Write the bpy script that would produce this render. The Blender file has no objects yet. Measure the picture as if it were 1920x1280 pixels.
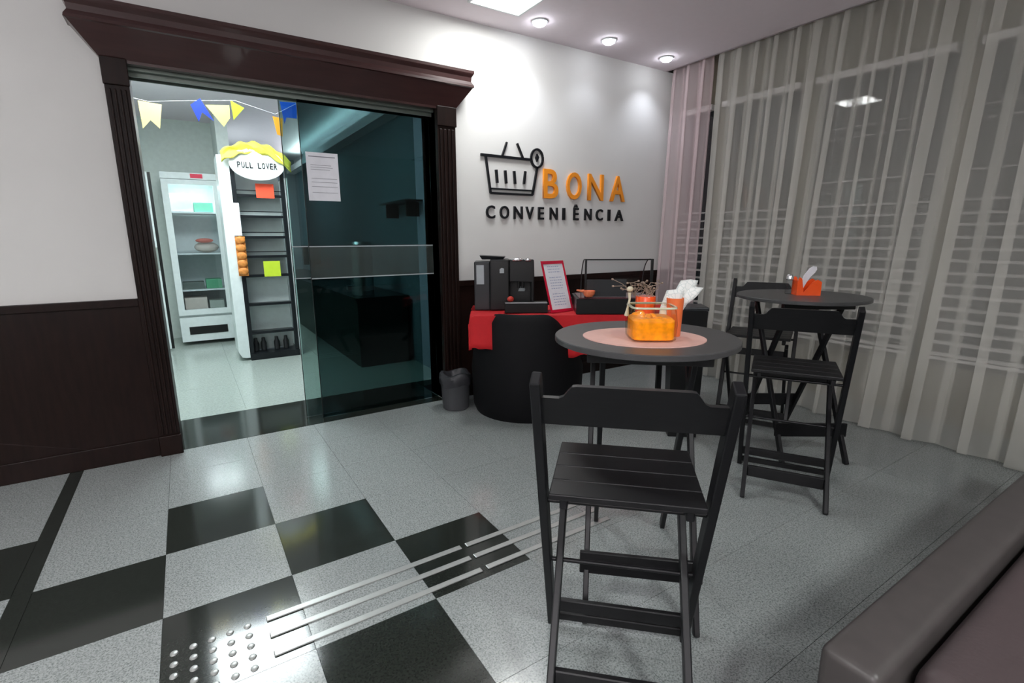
import bpy, bmesh, math, random
from mathutils import Vector, Matrix
random.seed(7)
C = bpy.context.scene.collection
S = bpy.context.scene
PI = math.pi

# ---------------------------------------------------------------- camera
F_PX, YAW, PITCH, ROLL, EYE = 938.05, math.radians(32.823), math.radians(11.757), math.radians(-0.2347), 1.35
fw = Vector((math.sin(YAW)*math.cos(PITCH), math.cos(YAW)*math.cos(PITCH), -math.sin(PITCH)))
rt = Vector((math.cos(YAW), -math.sin(YAW), 0)); up = rt.cross(fw)
r2 = rt*math.cos(ROLL)+up*math.sin(ROLL); u2 = -rt*math.sin(ROLL)+up*math.cos(ROLL)
cd = bpy.data.cameras.new('camera'); cam = bpy.data.objects.new('camera', cd); C.objects.link(cam)
M3 = Matrix((r2, u2, -fw)).transposed()
cam.matrix_world = Matrix.Translation((0, 0, EYE)) @ M3.to_4x4()
cd.sensor_width = 36; cd.lens = 36*F_PX/1920; cd.clip_start = 0.02
S.camera = cam
# ---------------------------------------------------------------- world, exposure
w = bpy.data.worlds.new('night'); S.world = w; w.use_nodes = True
w.node_tree.nodes['Background'].inputs[0].default_value = (0.02, 0.022, 0.025, 1)
w.node_tree.nodes['Background'].inputs[1].default_value = 0.5
S.view_settings.view_transform = 'Standard'; S.view_settings.look = 'None'
S.view_settings.gamma = 1; S.view_settings.use_curve_mapping = False
S.view_settings.exposure = 0.12
S.cycles.transparent_max_bounces = 40
S.cycles.max_bounces = 10
S.cycles.sample_clamp_indirect = 4
# ---------------------------------------------------------------- lamps' light
def area(name, loc, sx, sy, power, col, rot=(0, 0, 0)):
    l = bpy.data.lights.new(name, 'AREA'); l.shape = 'RECTANGLE'; l.size = sx; l.size_y = sy; l.energy = power; l.color = col
    o = bpy.data.objects.new(name, l); C.objects.link(o); o.location = loc; o.rotation_euler = rot; return o
def spot(name, loc, power, col, ang, blend=.6, rot=(0, 0, 0)):
    l = bpy.data.lights.new(name, 'SPOT'); l.energy = power; l.color = col; l.spot_size = math.radians(ang); l.spot_blend = blend; l.shadow_soft_size = .02
    o = bpy.data.objects.new(name, l); C.objects.link(o); o.location = loc; o.rotation_euler = rot; return o
WARM = (1, .97, .93); COOL = (.84, .89, 1)
PANELS = [(2.08, 3.23, 12), (-1.6, 1.0, 29), (-1.6, -1.4, 34), (1.2, -1.4, 48)]   # ceiling panels (x, y, watts)
for px, py, pw in PANELS:
    area('ceiling_panel_light', (px, py, 2.945), .38, .38, pw, (.96, 1, .98))
SPOTS = [(2.49, 3.45, 20), (3.20, 3.44, 9), (3.95, 3.47, 20)]
for px, py, pw in SPOTS:
    spot('spot_light', (px, py, 2.93), pw, COOL, 95, .9, (math.radians(13), 0, 0))
area('added_uplight', (-2.7, 2.2, 1.82), .3, .3, 14, (1, 1, 1), (PI, 0, 0))  # added fill, brightens the ceiling and left wall from out of view
area('added_uplight', (-2.6, -2.1, 1.82), .3, .3, 135, (.98, .97, 1), (PI, 0, 0))  # second added fill from the rear corner, lifts the ceiling
area('shop_light', (.2, 5.1, 2.84), .95, .95, 72, (.88, .98, 1))
area('shop_light', (1.3, 8.9, 2.83), .8, 1.4, 34, (.88, .98, 1))  # added fill for the shop's far end, has no fixture
area('cove_light', (1.88, 7.4, 2.72), .04, 5.6, 30, (.9, 1, 1), (PI, 0, 0))
area('freezer_light', (.14, 7.66, 1.99), .4, .1, 3.5, (.9, 1, 1))

# ================================================================ helpers
def tag(o, label=None, cat=None, group=None, kind=None):
    if label: o['label'] = label
    if cat: o['category'] = cat
    if group: o['group'] = group
    if kind: o['kind'] = kind
    return o
def empty(name, loc=(0, 0, 0), rz=0, label=None, cat=None, group=None, kind=None):
    o = bpy.data.objects.new(name, None); C.objects.link(o); o.location = loc; o.rotation_euler = (0, 0, rz); o.empty_display_size = .1
    return tag(o, label, cat, group, kind)

class MB:
    def __init__(s): s.b = bmesh.new(); s.mi = 0
    def _f(s, vs):
        try:
            f = s.b.faces.new(vs); f.material_index = s.mi; return f
        except ValueError: return None
    def box(s, x0, x1, y0, y1, z0, z1):
        v = [s.b.verts.new((x, y, z)) for x in (x0, x1) for y in (y0, y1) for z in (z0, z1)]
        for q in ((0, 1, 3, 2), (4, 6, 7, 5), (0, 4, 5, 1), (2, 3, 7, 6), (0, 2, 6, 4), (1, 5, 7, 3)): s._f([v[i] for i in q])
        return s
    def quad(s, *p):
        s._f([s.b.verts.new(q) for q in p]); return s
    def beam(s, a, b, side, w, t):       # bar from a to b; w along 'side', t across
        a = Vector(a); b = Vector(b); d = (b-a).normalized(); sd = Vector(side); sd = (sd-d*sd.dot(d)).normalized(); n = d.cross(sd)
        v = []
        for p in (a, b):
            for i, j in ((-1, -1), (1, -1), (1, 1), (-1, 1)): v.append(s.b.verts.new(p+sd*(w/2*i)+n*(t/2*j)))
        for q in ((3, 2, 1, 0), (4, 5, 6, 7), (0, 1, 5, 4), (1, 2, 6, 5), (2, 3, 7, 6), (3, 0, 4, 7)): s._f([v[i] for i in q])
        return s
    def loft(s, rings, cap=True, close=True):
        R = [[s.b.verts.new(p) for p in r] for r in rings]; n = len(R[0])
        for a, b in zip(R, R[1:]):
            for i in range(n if close else n-1): s._f([a[i], a[(i+1) % n], b[(i+1) % n], b[i]])
        if cap:
            s._f(R[0][::-1]); s._f(R[-1])
        return s
    def lathe(s, prof, c=(0, 0, 0), n=28, cap=True):
        return s.loft([[(c[0]+r*math.cos(2*PI*i/n), c[1]+r*math.sin(2*PI*i/n), c[2]+z) for i in range(n)] for r, z in prof], cap)
    def tube(s, pts, r, n=10, cap=True):
        P = [Vector(p) for p in pts]; rings = []; u = None
        for i, p in enumerate(P):
            d = ((P[min(i+1, len(P)-1)]-P[max(i-1, 0)])).normalized()
            if u is None: u = d.orthogonal().normalized()
            u = (u-d*u.dot(d)).normalized(); v = d.cross(u); rr = r[i] if isinstance(r, (list, tuple)) else r
            rings.append([p+(u*math.cos(2*PI*k/n)+v*math.sin(2*PI*k/n))*rr for k in range(n)])
        return s.loft(rings, cap)
    def prism(s, poly, y0, y1):          # polygon in x,z extruded along y
        a = [s.b.verts.new((x, y0, z)) for x, z in poly]; b = [s.b.verts.new((x, y1, z)) for x, z in poly]; n = len(a)
        for i in range(n): s._f([a[i], a[(i+1) % n], b[(i+1) % n], b[i]])
        s._f(a[::-1]); s._f(b); return s
    def prismz(s, poly, z0, z1):
        a = [s.b.verts.new((x, y, z0)) for x, y in poly]; b = [s.b.verts.new((x, y, z1)) for x, y in poly]; n = len(a)
        for i in range(n): s._f([a[i], a[(i+1) % n], b[(i+1) % n], b[i]])
        s._f(a[::-1]); s._f(b); return s
    def ball(s, c, rx, ry, rz, nu=14, nv=9):
        pr = []
        for j in range(nv+1):
            th = PI*j/nv-PI/2; q = max(math.cos(th), .02)
            pr.append([(c[0]+rx*q*math.cos(2*PI*i/nu), c[1]+ry*q*math.sin(2*PI*i/nu), c[2]+rz*math.sin(th)) for i in range(nu)])
        return s.loft(pr)
    def bevel(s, w, seg=2, ang=30):
        bmesh.ops.remove_doubles(s.b, verts=s.b.verts, dist=1e-6)
        bmesh.ops.recalc_face_normals(s.b, faces=s.b.faces)
        e = [e for e in s.b.edges if len(e.link_faces) == 2 and e.calc_face_angle(0) > math.radians(ang)]
        bmesh.ops.bevel(s.b, geom=e, offset=w, segments=seg, affect='EDGES', profile=.5, clamp_overlap=True); return s
    def build(s, name, mats, parent=None, smooth=False, label=None, cat=None, group=None, kind=None, loc=None, rz=0, recalc=True):
        if recalc: bmesh.ops.recalc_face_normals(s.b, faces=s.b.faces)
        me = bpy.data.meshes.new(name); s.b.to_mesh(me); s.b.free()
        for m in (mats if isinstance(mats, (list, tuple)) else [mats]): me.materials.append(m)
        if smooth:
            for p in me.polygons: p.use_smooth = True
            try: me.set_sharp_from_angle(angle=math.radians(40))
            except Exception: pass
        o = bpy.data.objects.new(name, me); C.objects.link(o)
        if parent is not None: o.parent = parent
        if loc is not None: o.location = loc
        if rz: o.rotation_euler = (0, 0, rz)
        return tag(o, label, cat, group, kind)

def lin(c): return tuple((x/12.92 if x <= .04045 else ((x+.055)/1.055)**2.4) for x in c)
def rgb(r, g, b): return lin((r/255, g/255, b/255))
def mat(name, col, rough=.5, metal=0, noise=0, nscale=20, bump=0, bscale=60, coat=0, emit=None, es=0, trans=0, ior=1.45, alpha=1, stretch=None, sheen=0, spec=.5):
    m = bpy.data.materials.new(name); m.use_nodes = True; nt = m.node_tree; p = nt.nodes['Principled BSDF']
    p.inputs['Base Color'].default_value = (*col, 1); p.inputs['Roughness'].default_value = rough; p.inputs['Metallic'].default_value = metal
    p.inputs['Coat Weight'].default_value = coat; p.inputs['IOR'].default_value = ior; p.inputs['Transmission Weight'].default_value = trans
    p.inputs['Alpha'].default_value = alpha; p.inputs['Sheen Weight'].default_value = sheen; p.inputs['Specular IOR Level'].default_value = spec
    if emit: p.inputs['Emission Color'].default_value = (*emit, 1); p.inputs['Emission Strength'].default_value = es
    tc = nt.nodes.new('ShaderNodeTexCoord'); src = tc.outputs['Object']
    if stretch:
        mp = nt.nodes.new('ShaderNodeMapping'); mp.inputs['Scale'].default_value = stretch; nt.links.new(src, mp.inputs[0]); src = mp.outputs[0]
    if noise or True:
        n = nt.nodes.new('ShaderNodeTexNoise'); n.inputs['Scale'].default_value = nscale; n.inputs['Detail'].default_value = 5; nt.links.new(src, n.inputs['Vector'])
        r = nt.nodes.new('ShaderNodeMapRange'); r.inputs[1].default_value = .3; r.inputs[2].default_value = .7
        k = noise if noise else .04
        r.inputs[3].default_value = 1-k; r.inputs[4].default_value = 1+k; nt.links.new(n.outputs['Fac'], r.inputs[0])
        h = nt.nodes.new('ShaderNodeMix'); h.data_type = 'RGBA'; h.blend_type = 'MULTIPLY'; h.inputs[0].default_value = 1
        h.inputs[6].default_value = (*col, 1); nt.links.new(r.outputs[0], h.inputs[7]); nt.links.new(h.outputs[2], p.inputs['Base Color'])
    if bump:
        n2 = nt.nodes.new('ShaderNodeTexNoise'); n2.inputs['Scale'].default_value = bscale; n2.inputs['Detail'].default_value = 3; nt.links.new(src, n2.inputs['Vector'])
        b = nt.nodes.new('ShaderNodeBump'); b.inputs['Strength'].default_value = bump; b.inputs['Distance'].default_value = .004
        nt.links.new(n2.outputs['Fac'], b.inputs['Height']); nt.links.new(b.outputs[0], p.inputs['Normal'])
    return m
def glass_mat(name, tint, mirror=.5, rough=.0):          # thin pane: tinted see-through plus a Fresnel reflection
    m = bpy.data.materials.new(name); m.use_nodes = True; nt = m.node_tree; nt.nodes.clear()
    o = nt.nodes.new('ShaderNodeOutputMaterial'); t = nt.nodes.new('ShaderNodeBsdfTransparent'); g = nt.nodes.new('ShaderNodeBsdfGlossy'); mx = nt.nodes.new('ShaderNodeMixShader'); fr = nt.nodes.new('ShaderNodeFresnel')
    t.inputs[0].default_value = (*tint, 1); g.inputs['Color'].default_value = (mirror, mirror, mirror, 1); g.inputs['Roughness'].default_value = rough; fr.inputs[0].default_value = 1.5
    gm = nt.nodes.new('ShaderNodeNewGeometry'); io = nt.nodes.new('ShaderNodeMapRange'); io.inputs[3].default_value = 1.5; io.inputs[4].default_value = 1/1.5
    nt.links.new(gm.outputs['Backfacing'], io.inputs[0]); nt.links.new(io.outputs[0], fr.inputs[0])   # a pane reflects alike from both sides
    nt.links.new(fr.outputs[0], mx.inputs[0]); nt.links.new(t.outputs[0], mx.inputs[1]); nt.links.new(g.outputs[0], mx.inputs[2]); nt.links.new(mx.outputs[0], o.inputs[0])
    return m
def granite(name, a, b, rough, scale, contrast=(.42, .58), bumpy=0):
    m = bpy.data.materials.new(name); m.use_nodes = True; nt = m.node_tree; p = nt.nodes['Principled BSDF']
    tc = nt.nodes.new('ShaderNodeTexCoord'); n = nt.nodes.new('ShaderNodeTexNoise'); n.inputs['Scale'].default_value = scale; n.inputs['Detail'].default_value = 6; n.inputs['Roughness'].default_value = .7
    v = nt.nodes.new('ShaderNodeTexVoronoi'); v.inputs['Scale'].default_value = scale*1.3
    nt.links.new(tc.outputs['Object'], n.inputs['Vector']); nt.links.new(tc.outputs['Object'], v.inputs['Vector'])
    ad = nt.nodes.new('ShaderNodeMath'); ad.operation = 'MULTIPLY_ADD'; ad.inputs[1].default_value = .22; nt.links.new(v.outputs['Distance'], ad.inputs[0]); nt.links.new(n.outputs['Fac'], ad.inputs[2])
    r = nt.nodes.new('ShaderNodeValToRGB'); r.color_ramp.elements[0].position = contrast[0]; r.color_ramp.elements[1].position = contrast[1]+.12
    r.color_ramp.elements[0].color = (*a, 1); r.color_ramp.elements[1].color = (*b, 1); nt.links.new(ad.outputs[0], r.inputs[0]); nt.links.new(r.outputs[0], p.inputs['Base Color'])
    p.inputs['Roughness'].default_value = rough; p.inputs['Specular IOR Level'].default_value = .5
    if bumpy:
        b_ = nt.nodes.new('ShaderNodeBump'); b_.inputs['Strength'].default_value = bumpy; b_.inputs['Distance'].default_value = .001
        nt.links.new(n.outputs['Fac'], b_.inputs['Height']); nt.links.new(b_.outputs[0], p.inputs['Normal'])
    return m
def emis(name, col, st):
    m = bpy.data.materials.new(name); m.use_nodes = True; p = m.node_tree.nodes['Principled BSDF']
    p.inputs['Base Color'].default_value = (.8, .8, .8, 1); p.inputs['Emission Color'].default_value = (*col, 1); p.inputs['Emission Strength'].default_value = st; return m
def sheer(name, col, tcol, dens):
    m = bpy.data.materials.new(name); m.use_nodes = True; nt = m.node_tree; nt.nodes.clear()
    o = nt.nodes.new('ShaderNodeOutputMaterial'); t = nt.nodes.new('ShaderNodeBsdfTransparent'); d = nt.nodes.new('ShaderNodeBsdfDiffuse'); l = nt.nodes.new('ShaderNodeBsdfTranslucent')
    a = nt.nodes.new('ShaderNodeMixShader'); mx = nt.nodes.new('ShaderNodeMixShader')
    d.inputs[0].default_value = (*col, 1); l.inputs[0].default_value = (*tcol, 1); a.inputs[0].default_value = .35
    nt.links.new(d.outputs[0], a.inputs[1]); nt.links.new(l.outputs[0], a.inputs[2])
    tc = nt.nodes.new('ShaderNodeTexCoord'); wv = nt.nodes.new('ShaderNodeTexNoise'); wv.inputs['Scale'].default_value = 6
    mp = nt.nodes.new('ShaderNodeMapping'); mp.inputs['Scale'].default_value = (1, 1, .12); nt.links.new(tc.outputs['Object'], mp.inputs[0]); nt.links.new(mp.outputs[0], wv.inputs['Vector'])
    r = nt.nodes.new('ShaderNodeMapRange'); r.inputs[3].default_value = dens-.08; r.inputs[4].default_value = dens+.08; nt.links.new(wv.outputs['Fac'], r.inputs[0])
    nt.links.new(r.outputs[0], mx.inputs[0]); nt.links.new(t.outputs[0], mx.inputs[1]); nt.links.new(a.outputs[0], mx.inputs[2]); nt.links.new(mx.outputs[0], o.inputs[0])
    return m

M = dict(
 wall=mat('wall_paint', rgb(216, 215, 213), .75, noise=.015, nscale=3, bump=.05, bscale=180),
 ceil=mat('ceiling_paint', rgb(238, 228, 234), .8, noise=.01),
 wood=mat('dark_mahogany', rgb(27, 15, 12), .4, noise=.3, nscale=5, stretch=(8, 8, 1), spec=.22),
 woodx=mat('mahogany_moulding', rgb(58, 36, 35), .3, noise=.15, nscale=5, stretch=(1, 8, 8), coat=.2),
 light=granite('grey_granite', rgb(84, 90, 90), rgb(156, 161, 160), .16, 150, (.42, .56), .08),
 dark=granite('black_granite', rgb(26, 29, 27), rgb(42, 46, 42), .1, 120),
 grout=mat('grout', rgb(112, 116, 114), .8),
 tact=mat('tactile_steel', rgb(176, 178, 176), .35, metal=.5),
 shopfloor=granite('shop_porcelain', rgb(150, 160, 154), rgb(172, 182, 176), .2, 60),
 shopwall=mat('shop_wall', rgb(228, 236, 232), .7), shopblue=mat('shop_side_wall', rgb(120, 136, 146), .7),
 black=mat('black_painted_wood', rgb(19, 19, 21), .42, noise=.18, nscale=7, stretch=(2, 12, 12), spec=.4),
 blackz=mat('black_painted_legs', rgb(17, 17, 20), .42, noise=.12, nscale=7, stretch=(10, 10, 1), spec=.4),
 tabletop=mat('charcoal_table_lacquer', rgb(66, 66, 67), .38, noise=.08, nscale=6, stretch=(1, 8, 1)),
 pad=mat('black_upholstery', rgb(7, 7, 10), .7, bump=.1, bscale=300, spec=.25),
 red=mat('red_cloth', rgb(190, 22, 30), .75, noise=.06, bump=.3, bscale=400),
 redac=mat('red_acrylic', rgb(190, 25, 55), .2, coat=.4), paper=mat('white_paper', rgb(225, 225, 232), .7),
 bplast=mat('black_plastic', rgb(10, 11, 13), .35), dplast=mat('dark_grey_plastic', rgb(42, 44, 47), .35),
 gplast=mat('light_grey_plastic', rgb(165, 172, 176), .35), chrome=mat('chrome', (.75, .75, .77), .15, metal=1),
 white=mat('white_enamel', rgb(222, 230, 230), .35), orange=mat('orange_acrylic', rgb(240, 84, 22), .3, coat=.3),
 sign_or=mat('orange_letter_acrylic', rgb(238, 146, 38), .4), sign_bk=mat('black_letter_acrylic', rgb(14, 16, 22), .4),
 salmon=mat('salmon_placemat', rgb(218, 176, 166), .7), sofa=mat('brown_leather', rgb(72, 62, 63), .5, bump=.15, bscale=120),
 sofar=mat('dark_brown_rail', rgb(68, 64, 63), .42, noise=.08), blind=mat('white_blind_slat', rgb(215, 212, 210), .3),
 below=mat('window_parapet', rgb(120, 115, 100), .8), frame=mat('window_frame_grey', rgb(90, 88, 86), .4),
 steel=mat('brushed_steel', (.5, .52, .53), .3, metal=1), rack=mat('black_rack_metal', rgb(28, 32, 36), .35, metal=.3),
 counter=mat('dark_green_counter', rgb(18, 32, 27), .4), alu=mat('aluminium_track', rgb(120, 128, 122), .4, metal=.6),
 orange_fruit=mat('orange_candied_fruit', rgb(255, 158, 14), .35, noise=.25, nscale=40),
 yellow=mat('yellow_fabric', rgb(238, 228, 90), .7), bread=mat('golden_bread', rgb(205, 130, 60), .6, noise=.3, nscale=30),
)
G_DOOR = glass_mat('green_tinted_glass', (.56, .66, .64), .45)
G_DOOR2 = glass_mat('dark_green_tinted_glass', (.34, .43, .44), .45)
G_CLEAR = glass_mat('clear_glass', (.93, .95, .96), .8)
G_ACR = glass_mat('clear_acrylic', (.9, .92, .94), .35)
G_WIN = glass_mat('window_glass', (.8, .8, .8), .9)
G_FROST = mat('frosted_stripe', rgb(120, 132, 128), .6, alpha=.12)
G_AMBER = glass_mat('amber_glass', (.99, .95, .78), .6)

# ================================================================ room
HC = 2.968; WY = 3.74; WB = 3.99
XL, XR, YR = -3.2, 4.62, -2.9
# ---- floor: one mesh of tiles
fl = MB()
X0, PX, Y0, PY = -.2155, .4375, 1.565, .4475
g = .0008
def ftile(x0, x1, y0, y1, mi):
    x0, x1 = max(x0, XL), min(x1, XR); y0, y1 = max(y0, YR), min(y1, 3.76)
    if x1-x0 < .01 or y1-y0 < .01: return
    fl.mi = mi; fl.box(x0+g, x1-g, y0+g, y1-g, -.012, 0)
SL, SR = -.712, -.648                    # dark strip along the tiles
for i in range(-1, 12):
    for j in range(-10, 6):
        x0 = X0+i*PX; y0 = Y0+j*PY
        if i == -1: x0a = SR
        else: x0a = x0
        dark = (i+j) % 2 == 0 and i+j <= 2 and i <= 2 and j <= 2 and (i, j) != (2, -2)
        ftile(x0a, x0+PX, y0, y0+PY, 1 if dark else 0)
for j in range(-10, 6):
    y0 = Y0+j*PY; ftile(SL, SR, y0, y0+PY, 1)
    for i in range(0, 7):
        x1 = SL-i*PX
        ftile(x1-PX, x1, y0, y0+PY, 1 if ((i+j) % 2 == 0 and j <= 2) else 0)
fl.mi = 2; fl.box(XL, XR, YR, 3.76, -.05, -.008)
fl.mi = 1; fl.box(-.16, 1.72, 3.735, 4.375, -.05, .002)           # dark granite threshold
floor = fl.build('floor', [M['light'], M['dark'], M['grout']], kind='structure')
fs = MB()
for i in range(0, 5):
    for j in range(0, 9):
        fs.box(-.62+i*.9+.001, -.62+(i+1)*.9-.001, 4.375+j*.9+.001, 4.375+(j+1)*.9-.001, -.012, 0)
fs.box(-.62, 3.88, 4.375, 12.4, -.05, -.006)
fs.build('floor_shop', M['shopfloor'], kind='structure')
# ---- tactile paving
bars = [(1.80, .1, .886), (1.71, .1, .886), (1.616, .1, .888)]
tp = empty('tactile_strip', (.1, 1.71, 0), 0, 'row of raised metal guide bars running right across the tiles', 'tactile paving')
for y, a, b in bars + [(1.80, .911, 1.60), (1.71, .905, 1.60), (1.616, .913, 1.60)]:
    m = MB().box(a-.1, b-.1, y-1.71-.014, y-1.71+.014, 0, .005); m.bevel(.003, 2); m.build('guide_bar', M['tact'], tp)
td = empty('tactile_warning_plate', (-.07, 1.697, 0), 0, 'square field of small raised warning studs on a black floor tile', 'tactile paving')
for a in range(5):
    for b in range(5):
        m = MB(); m.lathe([(.0125, 0), (.0105, .004), (.007, .005)], (-.109+a*.0545, .106-b*.053, 0), 14); m.build('stud', M['tact'], td, smooth=True)
# ---- walls
OX0, OX1, OZ = -.15, 1.72, 2.32
wl = MB()
wl.box(XL, OX0, WY, WB, 0, HC); wl.box(OX1, XR, WY, WB, 0, HC); wl.box(OX0, OX1, WY, WB, OZ, HC)
wl.build('wall_back', M['wall'], kind='structure')
MB().box(XL-.1, XL, YR, WB, 0, HC).build('wall_left', M['wall'], kind='structure')
MB().box(XL-.1, XR+.1, YR-.1, YR, 0, HC).build('wall_rear', M['wall'], kind='structure')
cl = MB(); cl.box(XL, 4.27, YR, WY, HC, HC+.1); cl.box(4.27, XR, YR, WY, HC+.16, HC+.26); cl.box(4.26, 4.28, YR, WY, HC, HC+.2)
cl.build('ceiling', M['ceil'], kind='structure')
# window wall: parapet, piers, window units
WX = 4.55
UN = [(3.30, 3.70), (2.46, 3.22), (1.44, 2.36), (.42, 1.34), (-.6, .32), (-1.62, -.7)]
ww = MB()
ww.box(WX, XR+.08, YR, WB, 0, .42); ww.box(WX, XR+.08, YR, WB, 2.62, HC+.26)
ys = [WB] + [v for u in UN for v in (u[1], u[0])] + [YR]
for k in range(0, len(ys), 2): ww.box(WX, XR+.08, ys[k+1], ys[k], .42, 2.62)
ww.build('wall_right', M['below'], kind='structure')
for n, (a, b) in enumerate(UN):
    wr = empty('window_%d' % (n+1), (WX, (a+b)/2, .42), 0, kind='structure')
    h = (b-a)/2; m = MB()
    m.box(.02, .06, -h, h, 0, .04).box(.02, .06, -h, h, 2.16, 2.2).box(.02, .06, -h, -h+.04, .04, 2.16).box(.02, .06, h-.04, h, .04, 2.16)
    m.build('window_frame', M['frame'], wr)
    MB().box(.038, .044, -h+.04, h-.04, .04, 2.16).build('window_pane', G_WIN, wr)
# wainscot + skirting + caps
def wains(nm, x0, x1):
    m = MB(); m.box(x0, x1, WY-.022, WY, 0, 1.0); m.box(x0, x1, WY-.032, WY-.022, 0, .12); m.box(x0, x1, WY-.034, WY-.022, .955, 1.0)
    m.bevel(.003, 2); m.build(nm, M['wood'], kind='structure')
MB().box(XL, XR, YR, YR+.022, 0, 1.0).build('trim_3', M['wood'], kind='structure')  # unseen rear wainscot, added to darken the reflection in the door glass
wains('trim_1', XL, -.262); wains('trim_2', 1.872, WX)
# ---- door 1: carved frame with cornice
d1 = empty('door_1', (.8, WY, 0), 0, kind='structure')
def jamb(x0, x1):
    m = MB(); m.box(x0, x1, -.045, .26, 0, 2.32)
    n = 4; wdt = (x1-x0-.02)/n
    for i in range(n):
        m.box(x0+.01+i*wdt+.006, x0+.01+(i+1)*wdt-.006, -.055, -.045, .14, 2.16)
    m.box(x0-.004, x1+.004, -.062, -.04, 0, .13); m.box(x0-.004, x1+.004, -.06, -.04, 2.18, 2.32)
    m.bevel(.004, 2)
    m.build('jamb', M['wood'], d1)
jamb(-.262-.8, -.15-.8); jamb(1.72-.8, 1.872-.8)
prof = [(2.30, .046, 0), (2.315, .048, .004), (2.455, .135, .108), (2.46, .145, .118), (2.475, .143, .115), (2.50, .128, .1), (2.53, .13, .103), (2.548, .142, .113), (2.556, .146, .118), (2.575, .146, .118)]
cx0, cx1 = -.262-.8, 1.872-.8
m = MB(); m.loft([[(cx0-e_, 0, z), (cx1+e_, 0, z), (cx1+e_, -d_, z), (cx0-e_, -d_, z)] for z, d_, e_ in prof])
m.build('cornice', M['woodx'], d1, label='projecting dark wooden cornice over the doorway')
m = MB(); m.box(-.95, .92, .02, .24, 2.285, 2.33); m.box(-.95, .92, .06, .07, 2.26, 2.29); m.box(-.95, .92, .14, .15, 2.26, 2.29); m.build('door_track', M['alu'], d1)
# ---- glass leaves
def leaf(nm, x0, x1, y, gm, stripes=True, side=False):
    r = empty(nm, ((x0+x1)/2, y, .006), 0, kind='structure'); h = (x1-x0)/2
    MB().box(-h, h, -.004, .004, 0, 2.27).build('glass_panel', gm, r)
    e = MB(); e.box(-h-.004, -h, -.006, .006, 0, 2.27); e.build('edge_seal', M['bplast'], r)
    if stripes:
        for z in (1.052, 1.28): MB().box(-h, h, -.006, -.0045, z, z+.008).build('marking_stripe', M['gplast'], r)
        MB().box(-h, h, -.0055, -.0045, 1.06, 1.28).build('frosted_band', G_FROST, r)
    return r
leaf('door_2', .757, 1.712, 3.845, G_DOOR2)
leaf('door_3', .655, 1.62, 3.93, G_DOOR)
# ---- shop beyond the door
SX0, SX1, SYB = -.62, 2.05, 11.2
MB().box(SX0-.1, SX0, WB, SYB, 0, 2.9).build('wall_shop_left', M['shopwall'], kind='structure')
m = MB(); m.box(SX0, .62, 8.25, SYB, 0, 2.9); m.build('wall_shop_back', M['shopwall'], kind='structure')
MB().box(.62, 3.9, SYB, SYB+.1, 0, 2.9).build('wall_shop_end', M['shopblue'], kind='structure')
MB().box(SX1, SX1+.1, WB, SYB, 0, 2.62).build('wall_shop_right', M['shopblue'], kind='structure')
m = MB(); m.box(SX0-.1, SX1, WB, SYB+.1, 2.87, 2.97); m.box(1.92, 2.15, WB, SYB, 2.60, 2.64); m.box(SX1, SX1+.12, WB, SYB, 2.62, 2.97); m.box(1.90, 1.93, WB, SYB, 2.60, 2.70)
m.build('ceiling_shop', M['ceil'], kind='structure')
# ---- lamps in the room
LAMP = emis('lamp_diffuser', (1, .98, .96), 12); SPOTM = emis('spot_diffuser', (.9, .94, 1), 40); STRIPM = emis('tube_diffuser', (.9, 1, 1), 14)
for k, (px, py, _) in enumerate(PANELS):
    r = empty('ceiling_lamp', (px, py, HC), 0, ['square white ceiling panel lamp next to the round spotlights', 'square ceiling panel lamp left of the doorway, out of view', 'square ceiling panel lamp behind the camera at the left', 'square ceiling panel lamp behind the camera at the right'][k], 'lamp')
    m = MB(); m.box(-.215, .215, -.215, -.2, -.012, 0).box(-.215, .215, .2, .215, -.012, 0).box(-.215, -.2, -.2, .2, -.012, 0).box(.2, .215, -.2, .2, -.012, 0); m.build('frame', M['white'], r)
    MB().box(-.2, .2, -.2, .2, -.008, 0).build('diffuser', LAMP, r)
for k, (px, py, _) in enumerate(SPOTS):
    r = empty('ceiling_spotlight', (px, py, HC), 0, ['round ceiling spotlight nearest the square ceiling panel', 'middle of the three round ceiling spotlights along the wall', 'round ceiling spotlight nearest the curtain corner'][k], 'lamp', 'recessed spotlights above the sign wall')
    MB().lathe([(.06, 0), (.062, -.008), (.05, -.012), (.045, -.004)], n=28, cap=False).build('trim_ring', M['white'], r, smooth=True)
    MB().ball((0, 0, -.012), .05, .05, .026).build('bulb', SPOTM, r, smooth=True)

for px, py, lb in ((-2.7, 2.2, 'slim fill uplighter added unseen by the left wall'), (-2.6, -2.1, 'slim fill uplighter added unseen in the rear left corner')):  # unseen uplighters, added only to brighten the ceiling
    r = empty('added_uplighter', (px, py, 0), 0, lb, 'added fill lamp')
    MB().lathe([(.15, 0), (.15, .02), (.02, .03), (.014, .05)], n=28).build('base', M['blackz'], r, smooth=True)
    MB().tube([(0, 0, .03), (0, 0, 1.70)], .013, 12).build('pole', M['blackz'], r, smooth=True)
    MB().lathe([(.02, 1.69), (.12, 1.72), (.215, 1.80), (.218, 1.805), (.12, 1.74), (.03, 1.72)], n=32).build('shade', M['blackz'], r, smooth=True)
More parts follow.
